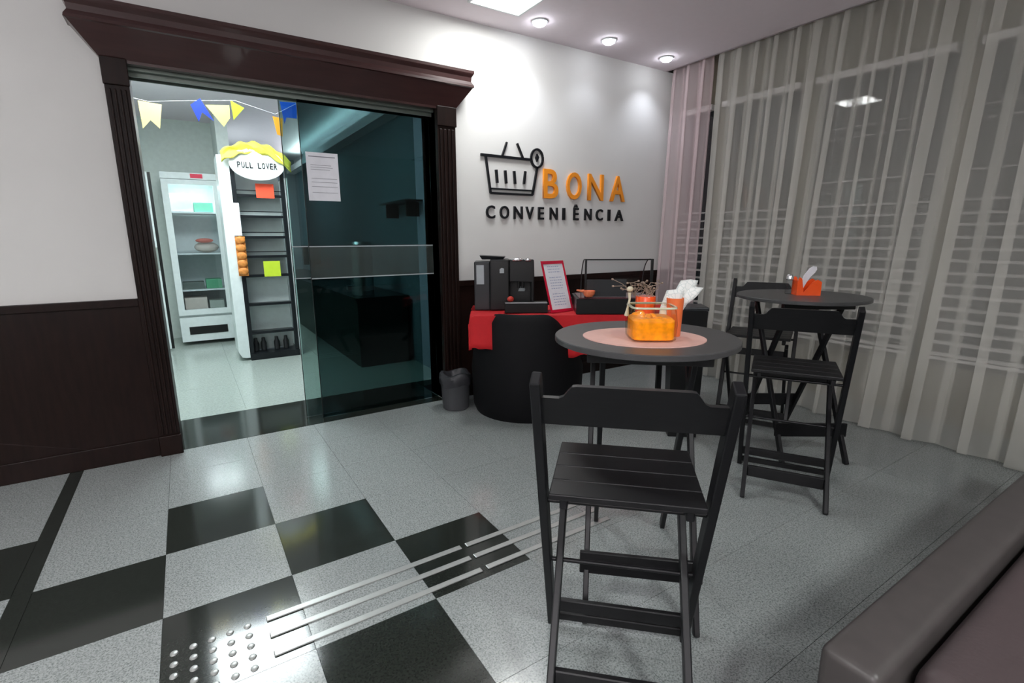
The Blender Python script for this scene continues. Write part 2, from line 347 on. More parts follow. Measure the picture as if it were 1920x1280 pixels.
# ================================================================ stools and bistro tables
def make_stool(label):
    r = empty('folding_bar_stool', (0, 0, 0), 0, label, 'stool', 'black folding bar stools')
    wA, yF, yT, zT = .226, .156, -.279, 1.025
    def A(z): return yF+(yT-yF)*z/zT
    wB = .188; b0, bs, zs = -.304, .262, .63
    def B(z): return b0+(bs-b0)*z/zs
    for s in (-1, 1):
        m = MB(); m.beam((s*wA, A(0), 0), (s*wA, A(zT), zT), (1, 0, 0), .025, .05)
        bm_ = m; bm_.bevel(.004, 2); m.build('back_post', M['blackz'], r)
        m = MB(); m.beam((s*wB, B(0), 0), (s*wB, B(zs), zs), (1, 0, 0), .022, .042); m.bevel(.004, 2); m.build('front_leg', M['blackz'], r)
    # scooped backrest board between the posts
    n = Vector((0, (yT-yF), zT)).normalized(); pts = []
    hw = wA-.011; zb, zt = .893, 1.008
    top = []
    for i in range(0, 41):
        x = -hw+2*hw*i/40; a = hw-abs(x); k = min(1, max(0, (a-.045)/.035)); k = k*k*(3-2*k); top.append((x, zt-.036*(1-k)))
    m = MB(); rings = []
    for x, z in top:
        rings.append([(x, A(zb)-.009, zb), (x, A(zb)+.011, zb), (x, A(z)+.011, z), (x, A(z)-.009, z)])
    m.loft(rings); m.build('backrest', M['black'], r)
    # slatted seat
    zS = .671; m = MB(); ys = [-.176, -.086, .006, .098, .190]
    for a, b in zip(ys, ys[1:]): m.box(-.205, .205, a+.0015, b-.0015, zS-.018, zS)
    m.bevel(.003, 2); m.build('seat', M['black'], r)
    m = MB(); 
    for s in (-1, 1): m.box(s*.165-.011, s*.165+.011, -.165, .18, zS-.048, zS-.018)
    m.bevel(.003, 1); m.build('seat_rail', M['blackz'], r)
    def cross(nm, x, y0, z0, h, yy):
        m = MB(); m.beam((-x, y0, z0), (x, y0, z0), (0, 0, 1), h, yy); m.bevel(.003, 1); m.build(nm, M['black'], r)
    cross('stretcher', wA-.011, A(.10)+.0, .10, .045, .02)
    cross('stretcher', wA-.011, A(.035)+.0, .035, .03, .02)
    cross('stretcher', wB-.011, B(.115), .115, .06, .02)
    cross('stretcher', wB-.011, B(.56), .56, .045, .02)
    m = MB(); m.tube([(-wA, .008, .349), (wA, .008, .349)], .007, 12); m.build('pivot_rod', M['blackz'], r, smooth=True)
    m = MB(); m.tube([(-wA, -.105, .615), (wA, -.105, .615)], .007, 12); m.build('seat_rod', M['blackz'], r, smooth=True)
    return r
def children(o): return [c for c in bpy.data.objects if c.parent == o]
def copy_tree(o, loc, rz, label=None):
    c = o.copy(); C.objects.link(c); c.location = loc; c.rotation_euler = (0, 0, rz)
    if label: c['label'] = label
    for ch in children(o):
        k = ch.copy(); C.objects.link(k); k.parent = c
        for gch in children(ch):
            q = gch.copy(); C.objects.link(q); q.parent = k
    return c
st = make_stool('large black folding stool in the foreground with its back to the viewer')
st.location = (1.022, .972, 0); st.rotation_euler = (0, 0, -.770)
copy_tree(st, (2.686, 1.364, 0), -1.049, 'black folding stool right of the placemat table, before the curtain, back to the viewer')
copy_tree(st, (3.44, 2.02, 0), math.radians(116), 'far black folding stool by the curtain, facing the viewer across the high table')

def make_table(label, rad):
    r = empty('folding_bistro_table', (0, 0, 0), 0, label, 'table', 'round black bistro tables')
    zt = .985
    m = MB(); m.lathe([(rad-.006, zt-.022), (rad, zt-.019), (rad, zt-.003), (rad-.003, zt)], n=72); m.build('tabletop', M['tabletop'], r, smooth=True)
    wP, wQ = .19, .155
    P = lambda z: -.35+(.22+.35)*z/zt
    Q = lambda z: .33-(.20+.33)*z/zt
    for s in (-1, 1):
        m = MB(); m.beam((s*wP, P(0), 0), (s*wP, P(zt-.03), zt-.03), (1, 0, 0), .02, .04); m.bevel(.003, 1); m.build('leg', M['blackz'], r)
        m = MB(); m.beam((s*wQ, Q(0), 0), (s*wQ, Q(zt-.03), zt-.03), (1, 0, 0), .02, .04); m.bevel(.003, 1); m.build('leg', M['blackz'], r)
    for w_, f_, z0, h in ((.215, P, .19, .085), (wQ+.02, Q, .22, .08)):
        m = MB(); o_ = -.03 if f_ is P else .03; m.beam((-w_, f_(z0)+o_, z0), (w_, f_(z0)+o_, z0), (0, 0, 1), h, .018); m.bevel(.003, 1); m.build('foot_board', M['black'], r)
    m = MB(); m.tube([(-wP-.01, P(.49), .49), (wP+.01, P(.49), .49)], .007, 10); m.build('pivot_rod', M['blackz'], r, smooth=True)
    m = MB(); m.box(-.21, .21, .20, .235, zt-.062, zt-.022).box(-.21, .21, -.215, -.18, zt-.062, zt-.022); m.bevel(.003, 1); m.build('apron_rail', M['blackz'], r)
    return r
t1 = make_table('round black bistro table with a salmon placemat and amber glass jar', .338); t1.location = (1.43, 1.29, 0); t1.rotation_euler = (0, 0, -.744)
t2 = make_table('round black bistro table by the curtain with an orange napkin holder', .375); t2.location = (3.25, 1.66, 0); t2.rotation_euler = (0, 0, -.60)

# ================================================================ tub chair, buffet table
tc = empty('tub_armchair', (2.225, 3.225, 0), -.72, 'black upholstered tub armchair pushed back to front against the red table', 'armchair')
m = MB(); rings = []; N = 44; R0, TH = .435, .075
for k in range(N+1):
    a = math.radians(-128+256*k/N); aa = abs(math.degrees(a))
    q = min(1, max(0, (aa-27)/62)); q = q*q*(3-2*q)*.6+q*.4; h = .81-.36*q
    cx = lambda rr: (rr*math.sin(a), -rr*math.cos(a)*1.0)
    ring = []
    for rr, z in ((R0-.045, .02), (R0-.02, .0), (R0, .05), (R0+.012, .35), (R0, h-.06), (R0-.02, h-.012), (R0-TH/2, h), (R0-TH+.012, h-.015), (R0-TH, h-.06), (R0-TH, .3), (R0-TH, .02)):
        x, y = cx(rr); ring.append((x, y, z))
    rings.append(ring)
m.loft(rings); m.build('shell', M['pad'], tc, smooth=True)
m = MB(); m.lathe([(.33, .28), (.352, .31), (.352, .42), (.335, .45), (.2, .462)], (0, .01, 0), 40); m.build('seat_cushion', M['pad'], tc, smooth=True)
m = MB(); m.lathe([(.35, .02), (.35, .28)], (0, .01, 0), 36); m.build('base', M['pad'], tc)

TT = -.55; TE = Vector((math.cos(TT), math.sin(TT))); TN = Vector((-math.sin(TT), math.cos(TT)))
TF = Vector((1.80, 3.24))
def T(s_, d_, z=0): p = TF+TE*s_+TN*d_; return (p.x, p.y, z)
bt = empty('buffet_table', T(.78, .16), TT, 'long table under a red cloth below the wall sign', 'table')
MB().box(-.8, .78, -.27, .27, .76, .785).bevel(.004, 1).build('tabletop', M['blackz'], bt)
for x in (-.58, .72):
    for y in (-.22, .22):
        m = MB(); m.box(x-.02, x+.02, y-.02, y+.02, 0, .76); m.build('leg', M['blackz'], bt)
# red cloth over it, hanging corner at the left
cb = MB(); NX, NY = 60, 22
def cloth(u, v):      # u 0..1 along, v 0..1 front hem to back
    x = -.80+1.58*u; z = .79; y = -.275+.55*v
    return x, y, z
rows = []
for i in range(NX+1):
    u = i/NX; x = -.81+1.60*u; row = []
    hem = .22+.08*min(1, u*2.5)+.012*math.sin(u*34)+.008*math.sin(u*71+1)
    for j in range(NY+1):
        if j <= 6:
            k = j/6; row.append((x, -.282-.012*math.sin(u*40)*(1-k)*1.0-.012*(1-k), .79-hem*(1-k)**1.0+(.003 if k == 1 else 0)))
        else:
            k = (j-6)/(NY-6); row.append((x, -.28+.56*k, .793+.0015*math.sin(u*25+k*7)))
    rows.append(row)
# left overhang: pointed corner
left = []
for q in range(8, 0, -1):
    kk = q/8; row = []
    for j in range(NY+1):
        v = max(0, (j-6))/(NY-6); drop = .10*max(0, 1-v*2.2)*kk if j >= 6 else .02*kk
        x = -.81-.03-.03*math.sin(v*9+q)*kk*.5; base = rows[0][j]
        zz = base[2]-drop
        row.append((x, base[1], zz))
    left.append(row)
cb.loft(left+rows, cap=False, close=False)
o = cb.build('red_tablecloth', M['red'], smooth=True, loc=T(.78, .16), rz=TT, label='red cloth laid over the buffet table with a pointed corner hanging at the left', cat='tablecloth')
md = o.modifiers.new('t', 'SOLIDIFY'); md.thickness = .003; md.offset = 1

def tloc(name, s_, d_, z, rz, **k): return empty(name, T(s_, d_, z), TT+rz, **k)
ZT = .799
# coffee machine
cm = tloc('coffee_machine', .20, .27, ZT, 0, label='black coffee machine with a side hopper and small chrome spouts on the red cloth', cat='coffee machine')
MB().box(-.24, -.12, -.13, .10, .0, .37).bevel(.008, 2).build('water_tank', M['dplast'], cm, label='dark grey water tank side')
MB().box(-.222, -.165, -.134, -.13, .20, .345).build('level_window', M['gplast'], cm, label='pale level window')
MB().box(-.12, .03, -.15, .12, 0, .385).bevel(.01, 2).build('body', M['bplast'], cm)
m = MB(); m.box(.03, .215, -.02, .12, 0, .36).box(.03, .215, -.16, -.02, .22, .385).box(.195, .215, -.16, -.02, 0, .22).box(.03, .195, -.17, -.02, 0, .03); m.bevel(.006, 2); m.build('brewing_unit', M['bplast'], cm)
m = MB(); m.loft([[(-.18, -.07, .385), (-.02, -.07, .385), (-.02, .07, .385), (-.18, .07, .385)], [(-.20, -.09, .415), (0, -.09, .405), (0, .09, .405), (-.20, .09, .415)]]); m.build('bean_hopper', M['dplast'], cm)
MB().ball((.085, -.15, .385), .05, .03, .016).build('lid', M['chrome'], cm, smooth=True)
MB().ball((.17, -.15, .383), .03, .028, .015).build('lid', M['chrome'], cm, smooth=True)
m = MB(); m.tube([(.10, -.13, .22), (.10, -.13, .17)], .012, 10).tube([(.13, -.13, .22), (.13, -.13, .17)], .012, 10); m.build('spout', M['bplast'], cm)
m = MB(); m.prism([(-.045+.03*0, .285), (-.012, .285), (-.012, .32), (-.03, .325), (-.045, .315)], -.153, -.15); m.build('logo_badge', M['gplast'], cm, label='small pale logo badge')
m = MB()
m.prism([(.10, .135), (.15, .135), (.155, .15), (.15, .17), (.125, .175), (.11, .168)], -.026, -.02); m.build('logo_badge', M['gplast'], cm, label='small pale logo badge')
# cash drawer / tray
dw = tloc('low_box', .36, .02, ZT, 0, label='low black box with a pale top edge in front of the coffee machine', cat='box')
MB().box(-.17, .15, -.05, .045, 0, .078).bevel(.004, 1).build('box_body', M['bplast'], dw)
MB().box(-.165, .145, -.052, -.045, .073, .08).build('top_edge', M['gplast'], dw, label='pale top edge')
tg = MB(); tg.ball((0, 0, .022), .028, .018, .022); tg.build('candy_packet', mat('red_foil', rgb(190, 60, 50), .3), loc=T(.235, .04, ZT+.075), label='small red foil packet left on the black box', cat='packet', smooth=True)
# red acrylic menu holder
mh = tloc('menu_holder', .60, .075, ZT, .62, label='leaning red acrylic menu holder with a printed white sheet', cat='menu holder')
def slab(x0, x1, z0, z1, y, t, k=.28, sk=-.04):    # leaning slab
    f = lambda x, z, o: (x+sk*0, y+k*z+o, z)
    b_ = MB(); pts = [(x0, z0), (x1, z0), (x1, z1), (x0, z1)]
    b_.loft([[f(x, z, 0) for x, z in pts], [f(x, z, t) for x, z in pts]]); return b_
m = MB()
for a, b, c_, d_ in ((-.112, -.097, .0, .375), (.097, .112, .0, .375), (-.097, .097, .352, .375), (-.097, .097, 0, .02)):
    pts = [(a, c_), (b, c_), (b, d_), (a, d_)]; m.loft([[(x, -.05+.34*z, z) for x, z in pts], [(x, -.043+.34*z, z) for x, z in pts]])
m.build('frame', M['redac'], mh)
slab(-.097, .097, .02, .352, -.046, .003, .34).build('menu_sheet', M['paper'], mh)
txt = MB()
for r_ in range(15):
    z = .33-r_*.02
    if r_ in (3, 9): continue
    x = -.06
    while x < .055:
        l = random.uniform(.008, .024); txt.quad((x, -.0472+.34*z, z), (min(x+l, .06), -.0472+.34*z, z), (min(x+l, .06), -.0472+.34*(z+.005), z+.005), (x, -.0472+.34*(z+.005), z+.005)); x += l+.006
txt.build('printed_text', mat('grey_ink', rgb(150, 160, 190), .7), mh)
MB().box(-.112, .112, -.06, .06, 0, .006).build('foot', M['redac'], mh)
# food display case
fc = tloc('food_display_case', .99, .075, ZT, -.05, label='curved clear acrylic food display case on a black base', cat='display case')
m = MB(); m.box(-.27, .30, -.19, .2, 0, .112); m.bevel(.004, 1); m.build('base', M['bplast'], fc)
m = MB(); m.box(-.25, .28, -.17, .18, .112, .118); m.build('tray_rim', mat('tray_maroon_reflection', rgb(92, 48, 54), .15), fc, label='glossy dark tray top with a maroon reflection in its colour')  # maroon reflection put into the colour of the tray top
def arc(x, n=10):
    return [(x, .17, .118)] + [(x, .17-.22*(1-math.cos(PI/2*k/n)), .19+.2*math.sin(PI/2*k/n)) for k in range(n+1)] + [(x, -.12, .39)]
ap = arc(-.20); ap2 = arc(.28)
m = MB(); m.loft([[Vector(p) for p in ap], [Vector(p) for p in ap2]], cap=False, close=False); m.build('curved_glass', G_ACR, fc, smooth=True)
for xx in (-.20, .28):
    MB().tube(arc(xx), .004, 6).build('glass_edge', M['dplast'], fc)
m = MB(); m.tube([(-.20, -.12, .39), (.28, -.12, .39)], .005, 6).box(-.207, -.193, -.127, -.113, .118, .395).box(.27, .288, -.129, -.111, .118, .395); m.build('back_frame', M['bplast'], fc)
MB().box(-.19, .10, -.118, -.112, .12, .245).build('sliding_front_door', M['dplast'], fc)
# knick-knacks behind the holder
m = MB(); m.ball((0, 0, .02), .035, .03, .02).ball((.06, .01, .018), .03, .025, .018).ball((.1, 0, .02), .02, .02, .02); m.build('wrapped_sweets', mat('foil_wrap', rgb(110, 105, 95), .3, noise=.5, nscale=50), loc=T(.78, .33, ZT+.07), label='dark wrapped sweets in a dish behind the red menu holder', cat='sweets', kind='stuff')
m = MB(); m.lathe([(.06, 0), (.075, .02), (.09, .06), (.085, .07)], n=24); m.build('sweets_dish', M['bplast'], loc=T(.80, .33, ZT), label='black dish of sweets behind the red menu holder', cat='dish')
ld = empty('serving_ladle', T(.80, -.10, ZT+.118), TT, 'orange serving ladle resting on the base of the display case', 'ladle')
LM = mat('orange_plastic_ladle', rgb(228, 125, 85), .35)
m = MB(); m.lathe([(.006, -.04), (.025, -.036), (.042, -.015), (.046, .008), (.043, .008), (.038, -.012), (.02, -.03)], n=24); bw = m.build('bowl', LM, ld, smooth=True); bw.location = (.0, 0, .045)
m = MB(); m.tube([(-.038, 0, .05), (-.06, .0, .052), (-.09, 0, .058)], [.012, .008, .006], 8); m.build('handle', LM, ld, smooth=True)
# black draped stand at the table's end
ds = empty('black_bin', (2.79, 2.155, 0), -.7, 'tall black pedestal bin with a grey top by the curtain corner', 'bin')
m = MB(); m.loft([[(x*k, y*k, z) for x, y in ((-.11, -.1), (.11, -.1), (.11, .1), (-.11, .1))] for z, k in ((0, .85), (.875, 1))]); m.build('bin_body', M['bplast'], ds)
MB().box(-.115, .115, -.105, .105, .875, .90).bevel(.006, 2).build('lid', M['dplast'], ds)
# waste bin on the floor
wb = empty('waste_basket', (1.715, 3.50, 0), 0, 'small round dark grey waste basket lined with a bag by the door jamb', 'bin')
m = MB(); m.lathe([(.095, 0), (.105, .01), (.118, .25), (.124, .262), (.118, .262), (.1, .02), (.02, .015)], n=32); m.build('basket', mat('charcoal_plastic', rgb(62, 63, 66), .6), wb, smooth=True)
m = MB(); n = 40; rings = []
for rr, z in ((.121, .20), (.128, .235), (.13, .27), (.118, .292), (.095, .295), (.08, .27), (.07, .22)):
    rings.append([(rr*(1+.05*math.sin(7*2*PI*i/n+z*40))*math.cos(2*PI*i/n), rr*(1+.05*math.sin(7*2*PI*i/n+z*40))*math.sin(2*PI*i/n), z+.012*math.sin(3*2*PI*i/n)) for i in range(n)])
m.loft(rings, cap=False); m.build('bin_liner', mat('black_bag', rgb(48, 48, 52), .45), wb, smooth=True)

# ================================================================ on the placemat table
Z1 = .985
pm = MB(); pts = []
for i in range(72):
    a = 2*PI*i/72; pts.append((.19*math.cos(a)*(1), .19*math.sin(a)))
# placemat: broad leaf-like oval
poly = []
for i in range(72):
    a = 2*PI*i/72; c_, s_ = math.cos(a), math.sin(a)
    rx, ry = .222, .185
    poly.append((rx*c_, ry*(abs(s_)**1.05)*(1 if s_ >= 0 else -1)))
pm.prismz(poly, 0, .003); pm.build('placemat', M['salmon'], loc=(1.395, 1.265, Z1), rz=-.80, label='salmon oval placemat lying on the front bistro table', cat='placemat')
jr = empty('glass_jar', (1.385, 1.225, Z1+.003), -.62, 'square amber glass jar filled with orange fruit pieces on the placemat', 'jar')
def sq(r_, z, e=.36, n=32):
    o_ = []
    for i in range(n):
        a = 2*PI*i/n; c_, s_ = math.cos(a), math.sin(a); o_.append((r_*abs(c_)**e*(1 if c_ > 0 else -1), r_*abs(s_)**e*(1 if s_ > 0 else -1), z))
    return o_
m = MB(); m.loft([sq(.070, 0), sq(.080, .008), sq(.083, .06), sq(.078, .108), sq(.073, .118)], cap=False); m.b.faces.new([v for v in m.b.verts][:32][::-1]); m.build('jar_glass', G_AMBER, jr, smooth=True)
m = MB()
for k in range(60):
    a = random.uniform(0, 2*PI); x = random.uniform(-.058, .058); y = random.uniform(-.058, .058); z = .014+.068*random.random()
    m.ball((x, y, z), random.uniform(.014, .022), random.uniform(.012, .02), random.uniform(.01, .016), 9, 6)
m.loft([sq(.070, .006), sq(.074, .01), sq(.074, .074), sq(.066, .082)])
m.build('fruit_pieces', M['orange_fruit'], jr, smooth=True, kind='stuff')
m = MB(); m.loft([sq(.076, .116), sq(.080, .118), sq(.078, .124), sq(.071, .122)], cap=False); m.build('rim', mat('pale_glass_rim', rgb(190, 190, 165), .2), jr, smooth=True)
# sauce bottle-like orange box behind the jar
bx = MB(); bx.lathe([(.034, 0), (.036, .004), (.038, .135), (.036, .139)], n=28); ob = bx.build('cup', M['orange'], smooth=True, loc=(1.475, 1.335, Z1+.003), label='bright orange cup standing behind the amber jar', cat='cup')
hl = MB(); hl.lathe([(.024, 0), (.025, .003), (.031, .142), (.029, .142), (.023, .006)], n=28); hl.build('cup', mat('terracotta_cup', rgb(226, 112, 62), .45), smooth=True, loc=(1.50, 1.215, Z1+.003), label='tall terracotta cup right of the amber jar, holding napkins', cat='cup')
# napkins: curled printed sheets
def napkin(loc, rz, w_, h_, lean, bend, label, mt):
    m = MB(); rows = []
    for i in range(9):
        k = i/8; row = []
        for j in range(7):
            q = j/6-.5; x = q*w_*(1-.35*abs(k-.55)); row.append((x+lean*k*h_, bend*k*k+.25*w_*q*q, h_*k-.12*w_*abs(q)))
        rows.append(row)
    m.loft(rows, cap=False, close=False); o = m.build('paper_napkin', mt, smooth=True, loc=loc, rz=rz, label=label, cat='napkin')
    md = o.modifiers.new('t', 'SOLIDIFY'); md.thickness = .0012; return o
prn = bpy.data.materials.new('printed_napkin'); prn.use_nodes = True; nt = prn.node_tree; p = nt.nodes['Principled BSDF']; p.inputs['Roughness'].default_value = .8
tcn = nt.nodes.new('ShaderNodeTexCoord'); vn = nt.nodes.new('ShaderNodeTexVoronoi'); vn.inputs['Scale'].default_value = 55; vn.feature = 'DISTANCE_TO_EDGE'; rn = nt.nodes.new('ShaderNodeValToRGB')
rn.color_ramp.elements[0].position = .02; rn.color_ramp.elements[1].position = .06; rn.color_ramp.elements[0].color = (*rgb(196, 204, 204), 1); rn.color_ramp.elements[1].color = (*rgb(232, 233, 230), 1)
nt.links.new(tcn.outputs['Object'], vn.inputs['Vector']); nt.links.new(vn.outputs['Distance'], rn.inputs[0]); nt.links.new(rn.outputs[0], p.inputs['Base Color'])
NL = ['printed white napkin standing upright beside the terracotta cup', 'printed white napkin leaning right out of the terracotta cup', 'printed white napkin folded over the top of the terracotta cup']
napkin((1.478, 1.235, Z1+.05), -.7, .075, .125, .25, .01, NL[0], prn)
napkin((1.50, 1.222, Z1+.09), -.5, .08, .12, .55, .02, NL[1], prn)
napkin((1.505, 1.235, Z1+.11), -.9, .09, .075, .95, .03, NL[2], prn)
# dried sprigs
sp = MB()
for k in range(26):
    x0 = random.uniform(-.09, .09); z0 = random.uniform(0, .01)
    p0 = Vector((x0*.6, random.uniform(-.015, .015), z0)); p1 = p0+Vector((random.uniform(-.05, .05), random.uniform(-.02, .02), random.uniform(.02, .05))); p2 = p1+Vector((random.uniform(-.05, .05), 0, random.uniform(-.01, .02)))
    sp.tube([p0, p1, p2], .0013, 5); sp.ball(p2, .005, .005, .004, 6, 4)
sp.build('dried_sprigs', mat('dry_brown_sprigs', rgb(140, 122, 108), .8, noise=.4), loc=(1.445, 1.335, Z1+.14), rz=-.6, label='tangle of dried brown sprigs above the orange cup', cat='dried flowers', kind='stuff')
sk = MB(); sk.tube([(0, 0, 0), (.004, 0, .03), (.012, 0, .06), (.010, 0, .085)], [.009, .004, .004, .006], 8).ball((.012, 0, .098), .014, .01, .01); sk.build('bone_coloured_stick', mat('ivory', rgb(205, 196, 172), .5), smooth=True, loc=(1.345, 1.305, Z1+.08), label='small ivory stirring stick leaning from the left of the jar', cat='stirrer')
# ================================================================ on table two
nh = empty('napkin_holder', (3.29, 1.655, Z1), -.75, 'orange napkin holder on the table beside the curtain', 'napkin holder')
m = MB(); m.box(-.07, .07, -.045, .045, 0, .008)
m.prism([(-.07, .008), (.07, .008), (.07, .085), (.045, .10), (.02, .085), (-.03, .02), (-.045, .105), (-.06, .115), (-.07, .09)], -.045, -.04)
m.prism([(-.07, .008), (.07, .008), (.07, .085), (.045, .10), (.02, .085), (-.03, .04), (-.045, .105), (-.06, .115), (-.07, .09)], .04, .045)
m.box(.066, .07, -.04, .04, .008, .08).box(-.07, -.066, -.04, .04, .008, .09); m.build('holder', M['orange'], nh)
m = MB(); rg = []
for y in (-.01, .004):
    rg.append([(-.035+(.05+.02*math.sin(PI*k/12))*0+x, y, z) for x, z in [(0, .03), (.0, .07), (.012, .12), (.04, .165), (.062, .18), (.078, .178), (.082, .16), (.072, .14), (.05, .115), (.03, .08), (.012, .04)] for k in (0,)])
m.loft(rg); m.build('paper_napkin', M['paper'], smooth=False, loc=(3.29, 1.655, Z1), rz=-.75, label='rolled white napkin sticking up out of the orange holder', cat='napkin')
sh = empty('salt_shaker', (3.255, 1.745, Z1), 0, 'glass shaker with a metal cap left of the orange holder', 'shaker')
MB().lathe([(.020, 0), (.022, .005), (.022, .08), (.018, .095)], n=20).build('shaker_body', G_ACR, sh, smooth=True)
MB().lathe([(.019, .09), (.022, .093), (.022, .115), (.016, .125)], n=20).build('cap', M['chrome'], sh, smooth=True)

# ================================================================ wall sign
def char_mesh(ch):
    cu = bpy.data.curves.new('c', 'FONT'); cu.body = ch; cu.extrude = .05; cu.resolution_u = 4
    cu.offset = .012
    o = bpy.data.objects.new('c', cu); C.objects.link(o); bpy.context.view_layer.update()
    me = bpy.data.meshes.new_from_object(o.evaluated_get(bpy.context.evaluated_depsgraph_get())); bpy.data.objects.remove(o); return me
def letter(ch, x0, x1, z0, z1, y, depth, mt, parent, name='letter', fat=0, off=(0, 0, 0)):
    me = char_mesh(ch); xs = [v.co.x for v in me.vertices]; ysv = [v.co.y for v in me.vertices]; zs = [v.co.z for v in me.vertices]
    ax, bx_, ay, by = min(xs), max(xs), min(ysv), max(ysv); dz = max(zs)-min(zs)
    for v in me.vertices:
        X = x0+(v.co.x-ax)/(bx_-ax)*(x1-x0); Z = z0+(v.co.y-ay)/(by-ay)*(z1-z0); Y = y-(v.co.z-min(zs))/dz*depth
        v.co = (X-off[0], Y-off[1], Z-off[2])
    me.materials.clear(); me.materials.append(mt)
    o = bpy.data.objects.new(name, me); C.objects.link(o); o.parent = parent; return o
sg = empty('wall_sign', (2.9, WY, 1.5), 0, 'raised shop sign on the white wall: black basket drawing with orange and black letters', 'sign')
OFF = (2.9, WY, 1.5)
for ch, a, b in (('B', 2.742, 2.905), ('O', 3.006, 3.178), ('N', 3.262, 3.452), ('A', 3.548, 3.74)):
    letter(ch, a, b, 1.69, 1.94 if ch == 'B' else 1.93, WY, .022, M['sign_or'], sg, off=OFF)
word = 'CONVENIÊNCIA'; pxs = [2.155, 2.29, 2.43, 2.555, 2.69, 2.82, 2.965, 3.095, 3.23, 3.375, 3.53, 3.625]; wd = [.085, .09, .09, .085, .06, .085, .028, .06, .085, .085, .028, .11]
for k, ch in enumerate(word):
    letter(ch, pxs[k], pxs[k]+wd[k], 1.505, 1.612+(.035 if ch == 'Ê' else 0), WY, .018, M['sign_bk'], sg, off=OFF)
bk = MB()
def strk(pts, w_=.014):
    for a, b in zip(pts, pts[1:]):
        bk.beam((a[0]-2.9, -.010, a[1]-1.5), (b[0]-2.9, -.010, b[1]-1.5), (0, 1, 0), .018, w_)
strk([(2.112, 2.008), (2.60, 2.004)], .02); strk([(2.158, 2.0), (2.20, 1.712), (2.625, 1.712), (2.672, 1.93)], .016)
strk([(2.195, 1.748), (2.63, 1.748)], .012); strk([(2.315, 2.01), (2.362, 2.125)], .014); strk([(2.465, 2.125), (2.525, 2.01)], .014)
for x in (2.262, 2.35, 2.44): strk([(x-.006, 1.90), (x+.004, 1.795)], .02)
strk([(2.55, 1.905), (2.535, 1.80)], .018)
ring = [(2.672+.062*math.cos(a), 2.02+.075*math.sin(a)) for a in [PI*1.5+2*PI*k/24 for k in range(25)]]
ring = [(x, z if z > 1.975 else z) for x, z in ring]; strk(ring, .016); strk([(2.672, 1.95), (2.672, 1.93)], .02)
bk.prism([(2.655-2.9, .525), (2.672-2.9, .49), (2.692-2.9, .53), (2.672-2.9, .56)], -.018, 0)
bk.build('basket_emblem', M['sign_bk'], sg)

# ================================================================ paper on the glass door
pn = MB(); pn.box(.783, 1.0, 3.838, 3.8395, 1.61, 1.936); pp = pn.build('printed_notice', M['paper'], label='white printed notice taped to the dark glass door', cat='notice')
tx = MB()
for z, a, b in ((1.905, .80, .98), (1.76, .81, .985), (1.735, .81, .985), (1.705, .81, .985), (1.665, .81, .985), (1.85, .81, .95), (1.835, .81, .96), (1.82, .81, .94)):
    tx.box(a, b, 3.8368, 3.838, z, z+(.006 if z == 1.905 else .0025))
tx.build('printed_lines', mat('faint_ink', rgb(135, 135, 145), .7), pp)

# ================================================================ curtains
SH = sheer('sheer_voile', rgb(236, 234, 228), rgb(218, 214, 208), .36)
SH2 = sheer('sheer_voile_pinkish', rgb(244, 226, 228), rgb(226, 204, 206), .46)
def xbot(y): # bottom hem line swings into the room away from the corner
    k = min(1, max(0, (3.2-y)/1.6)); return 4.23-.25*k*k*(3-2*k)
def curtain(name, ya, yb, seed, mt, label):
    rnd = random.Random(seed); m = MB()
    # fold stations
    y = ya; st_ = []
    while y > yb:
        w_ = rnd.uniform(.13, .23)*(1.0 if y > 2.4 else 1.35); st_.append((y, w_, rnd.uniform(.03, .055), rnd.uniform(.85, 1.45))); y -= w_
    rows = []; NZ = 26
    for iz in range(NZ+1):
        k = iz/NZ; z = .012+(HC+.14-.012)*k; row = []
        for fi, (y0, w_, amp, over) in enumerate(st_):
            sway = .03*math.sin(fi*1.7+seed)*(1-k)
            for q in range(14):
                t_ = q/14; a = 2*PI*t_
                A_ = amp*(.75+.5*(1-k)*(.6+.4*math.sin(fi*2.1)))
                yy = y0-w_*(t_+over*.21*math.sin(2*a+.3)) + sway
                xb = xbot(yy); xx = xb+(4.33-xb)*k**.9
                row.append((xx-A_*math.sin(a)*(1 if k < .95 else .7), min(yy, WY-.03), z))
        rows.append(row)
    m.loft(rows, cap=False, close=False)
    return m.build(name, mt, smooth=True, label=label, cat='curtain', recalc=False)
curtain('sheer_curtain', 3.70, 3.24, 3, SH2, 'narrow sheer pinkish curtain in the corner next to the sign wall')
curtain('sheer_curtain', 3.18, -1.2, 11, SH, 'wide grey sheer curtain hanging in folds along the windows')
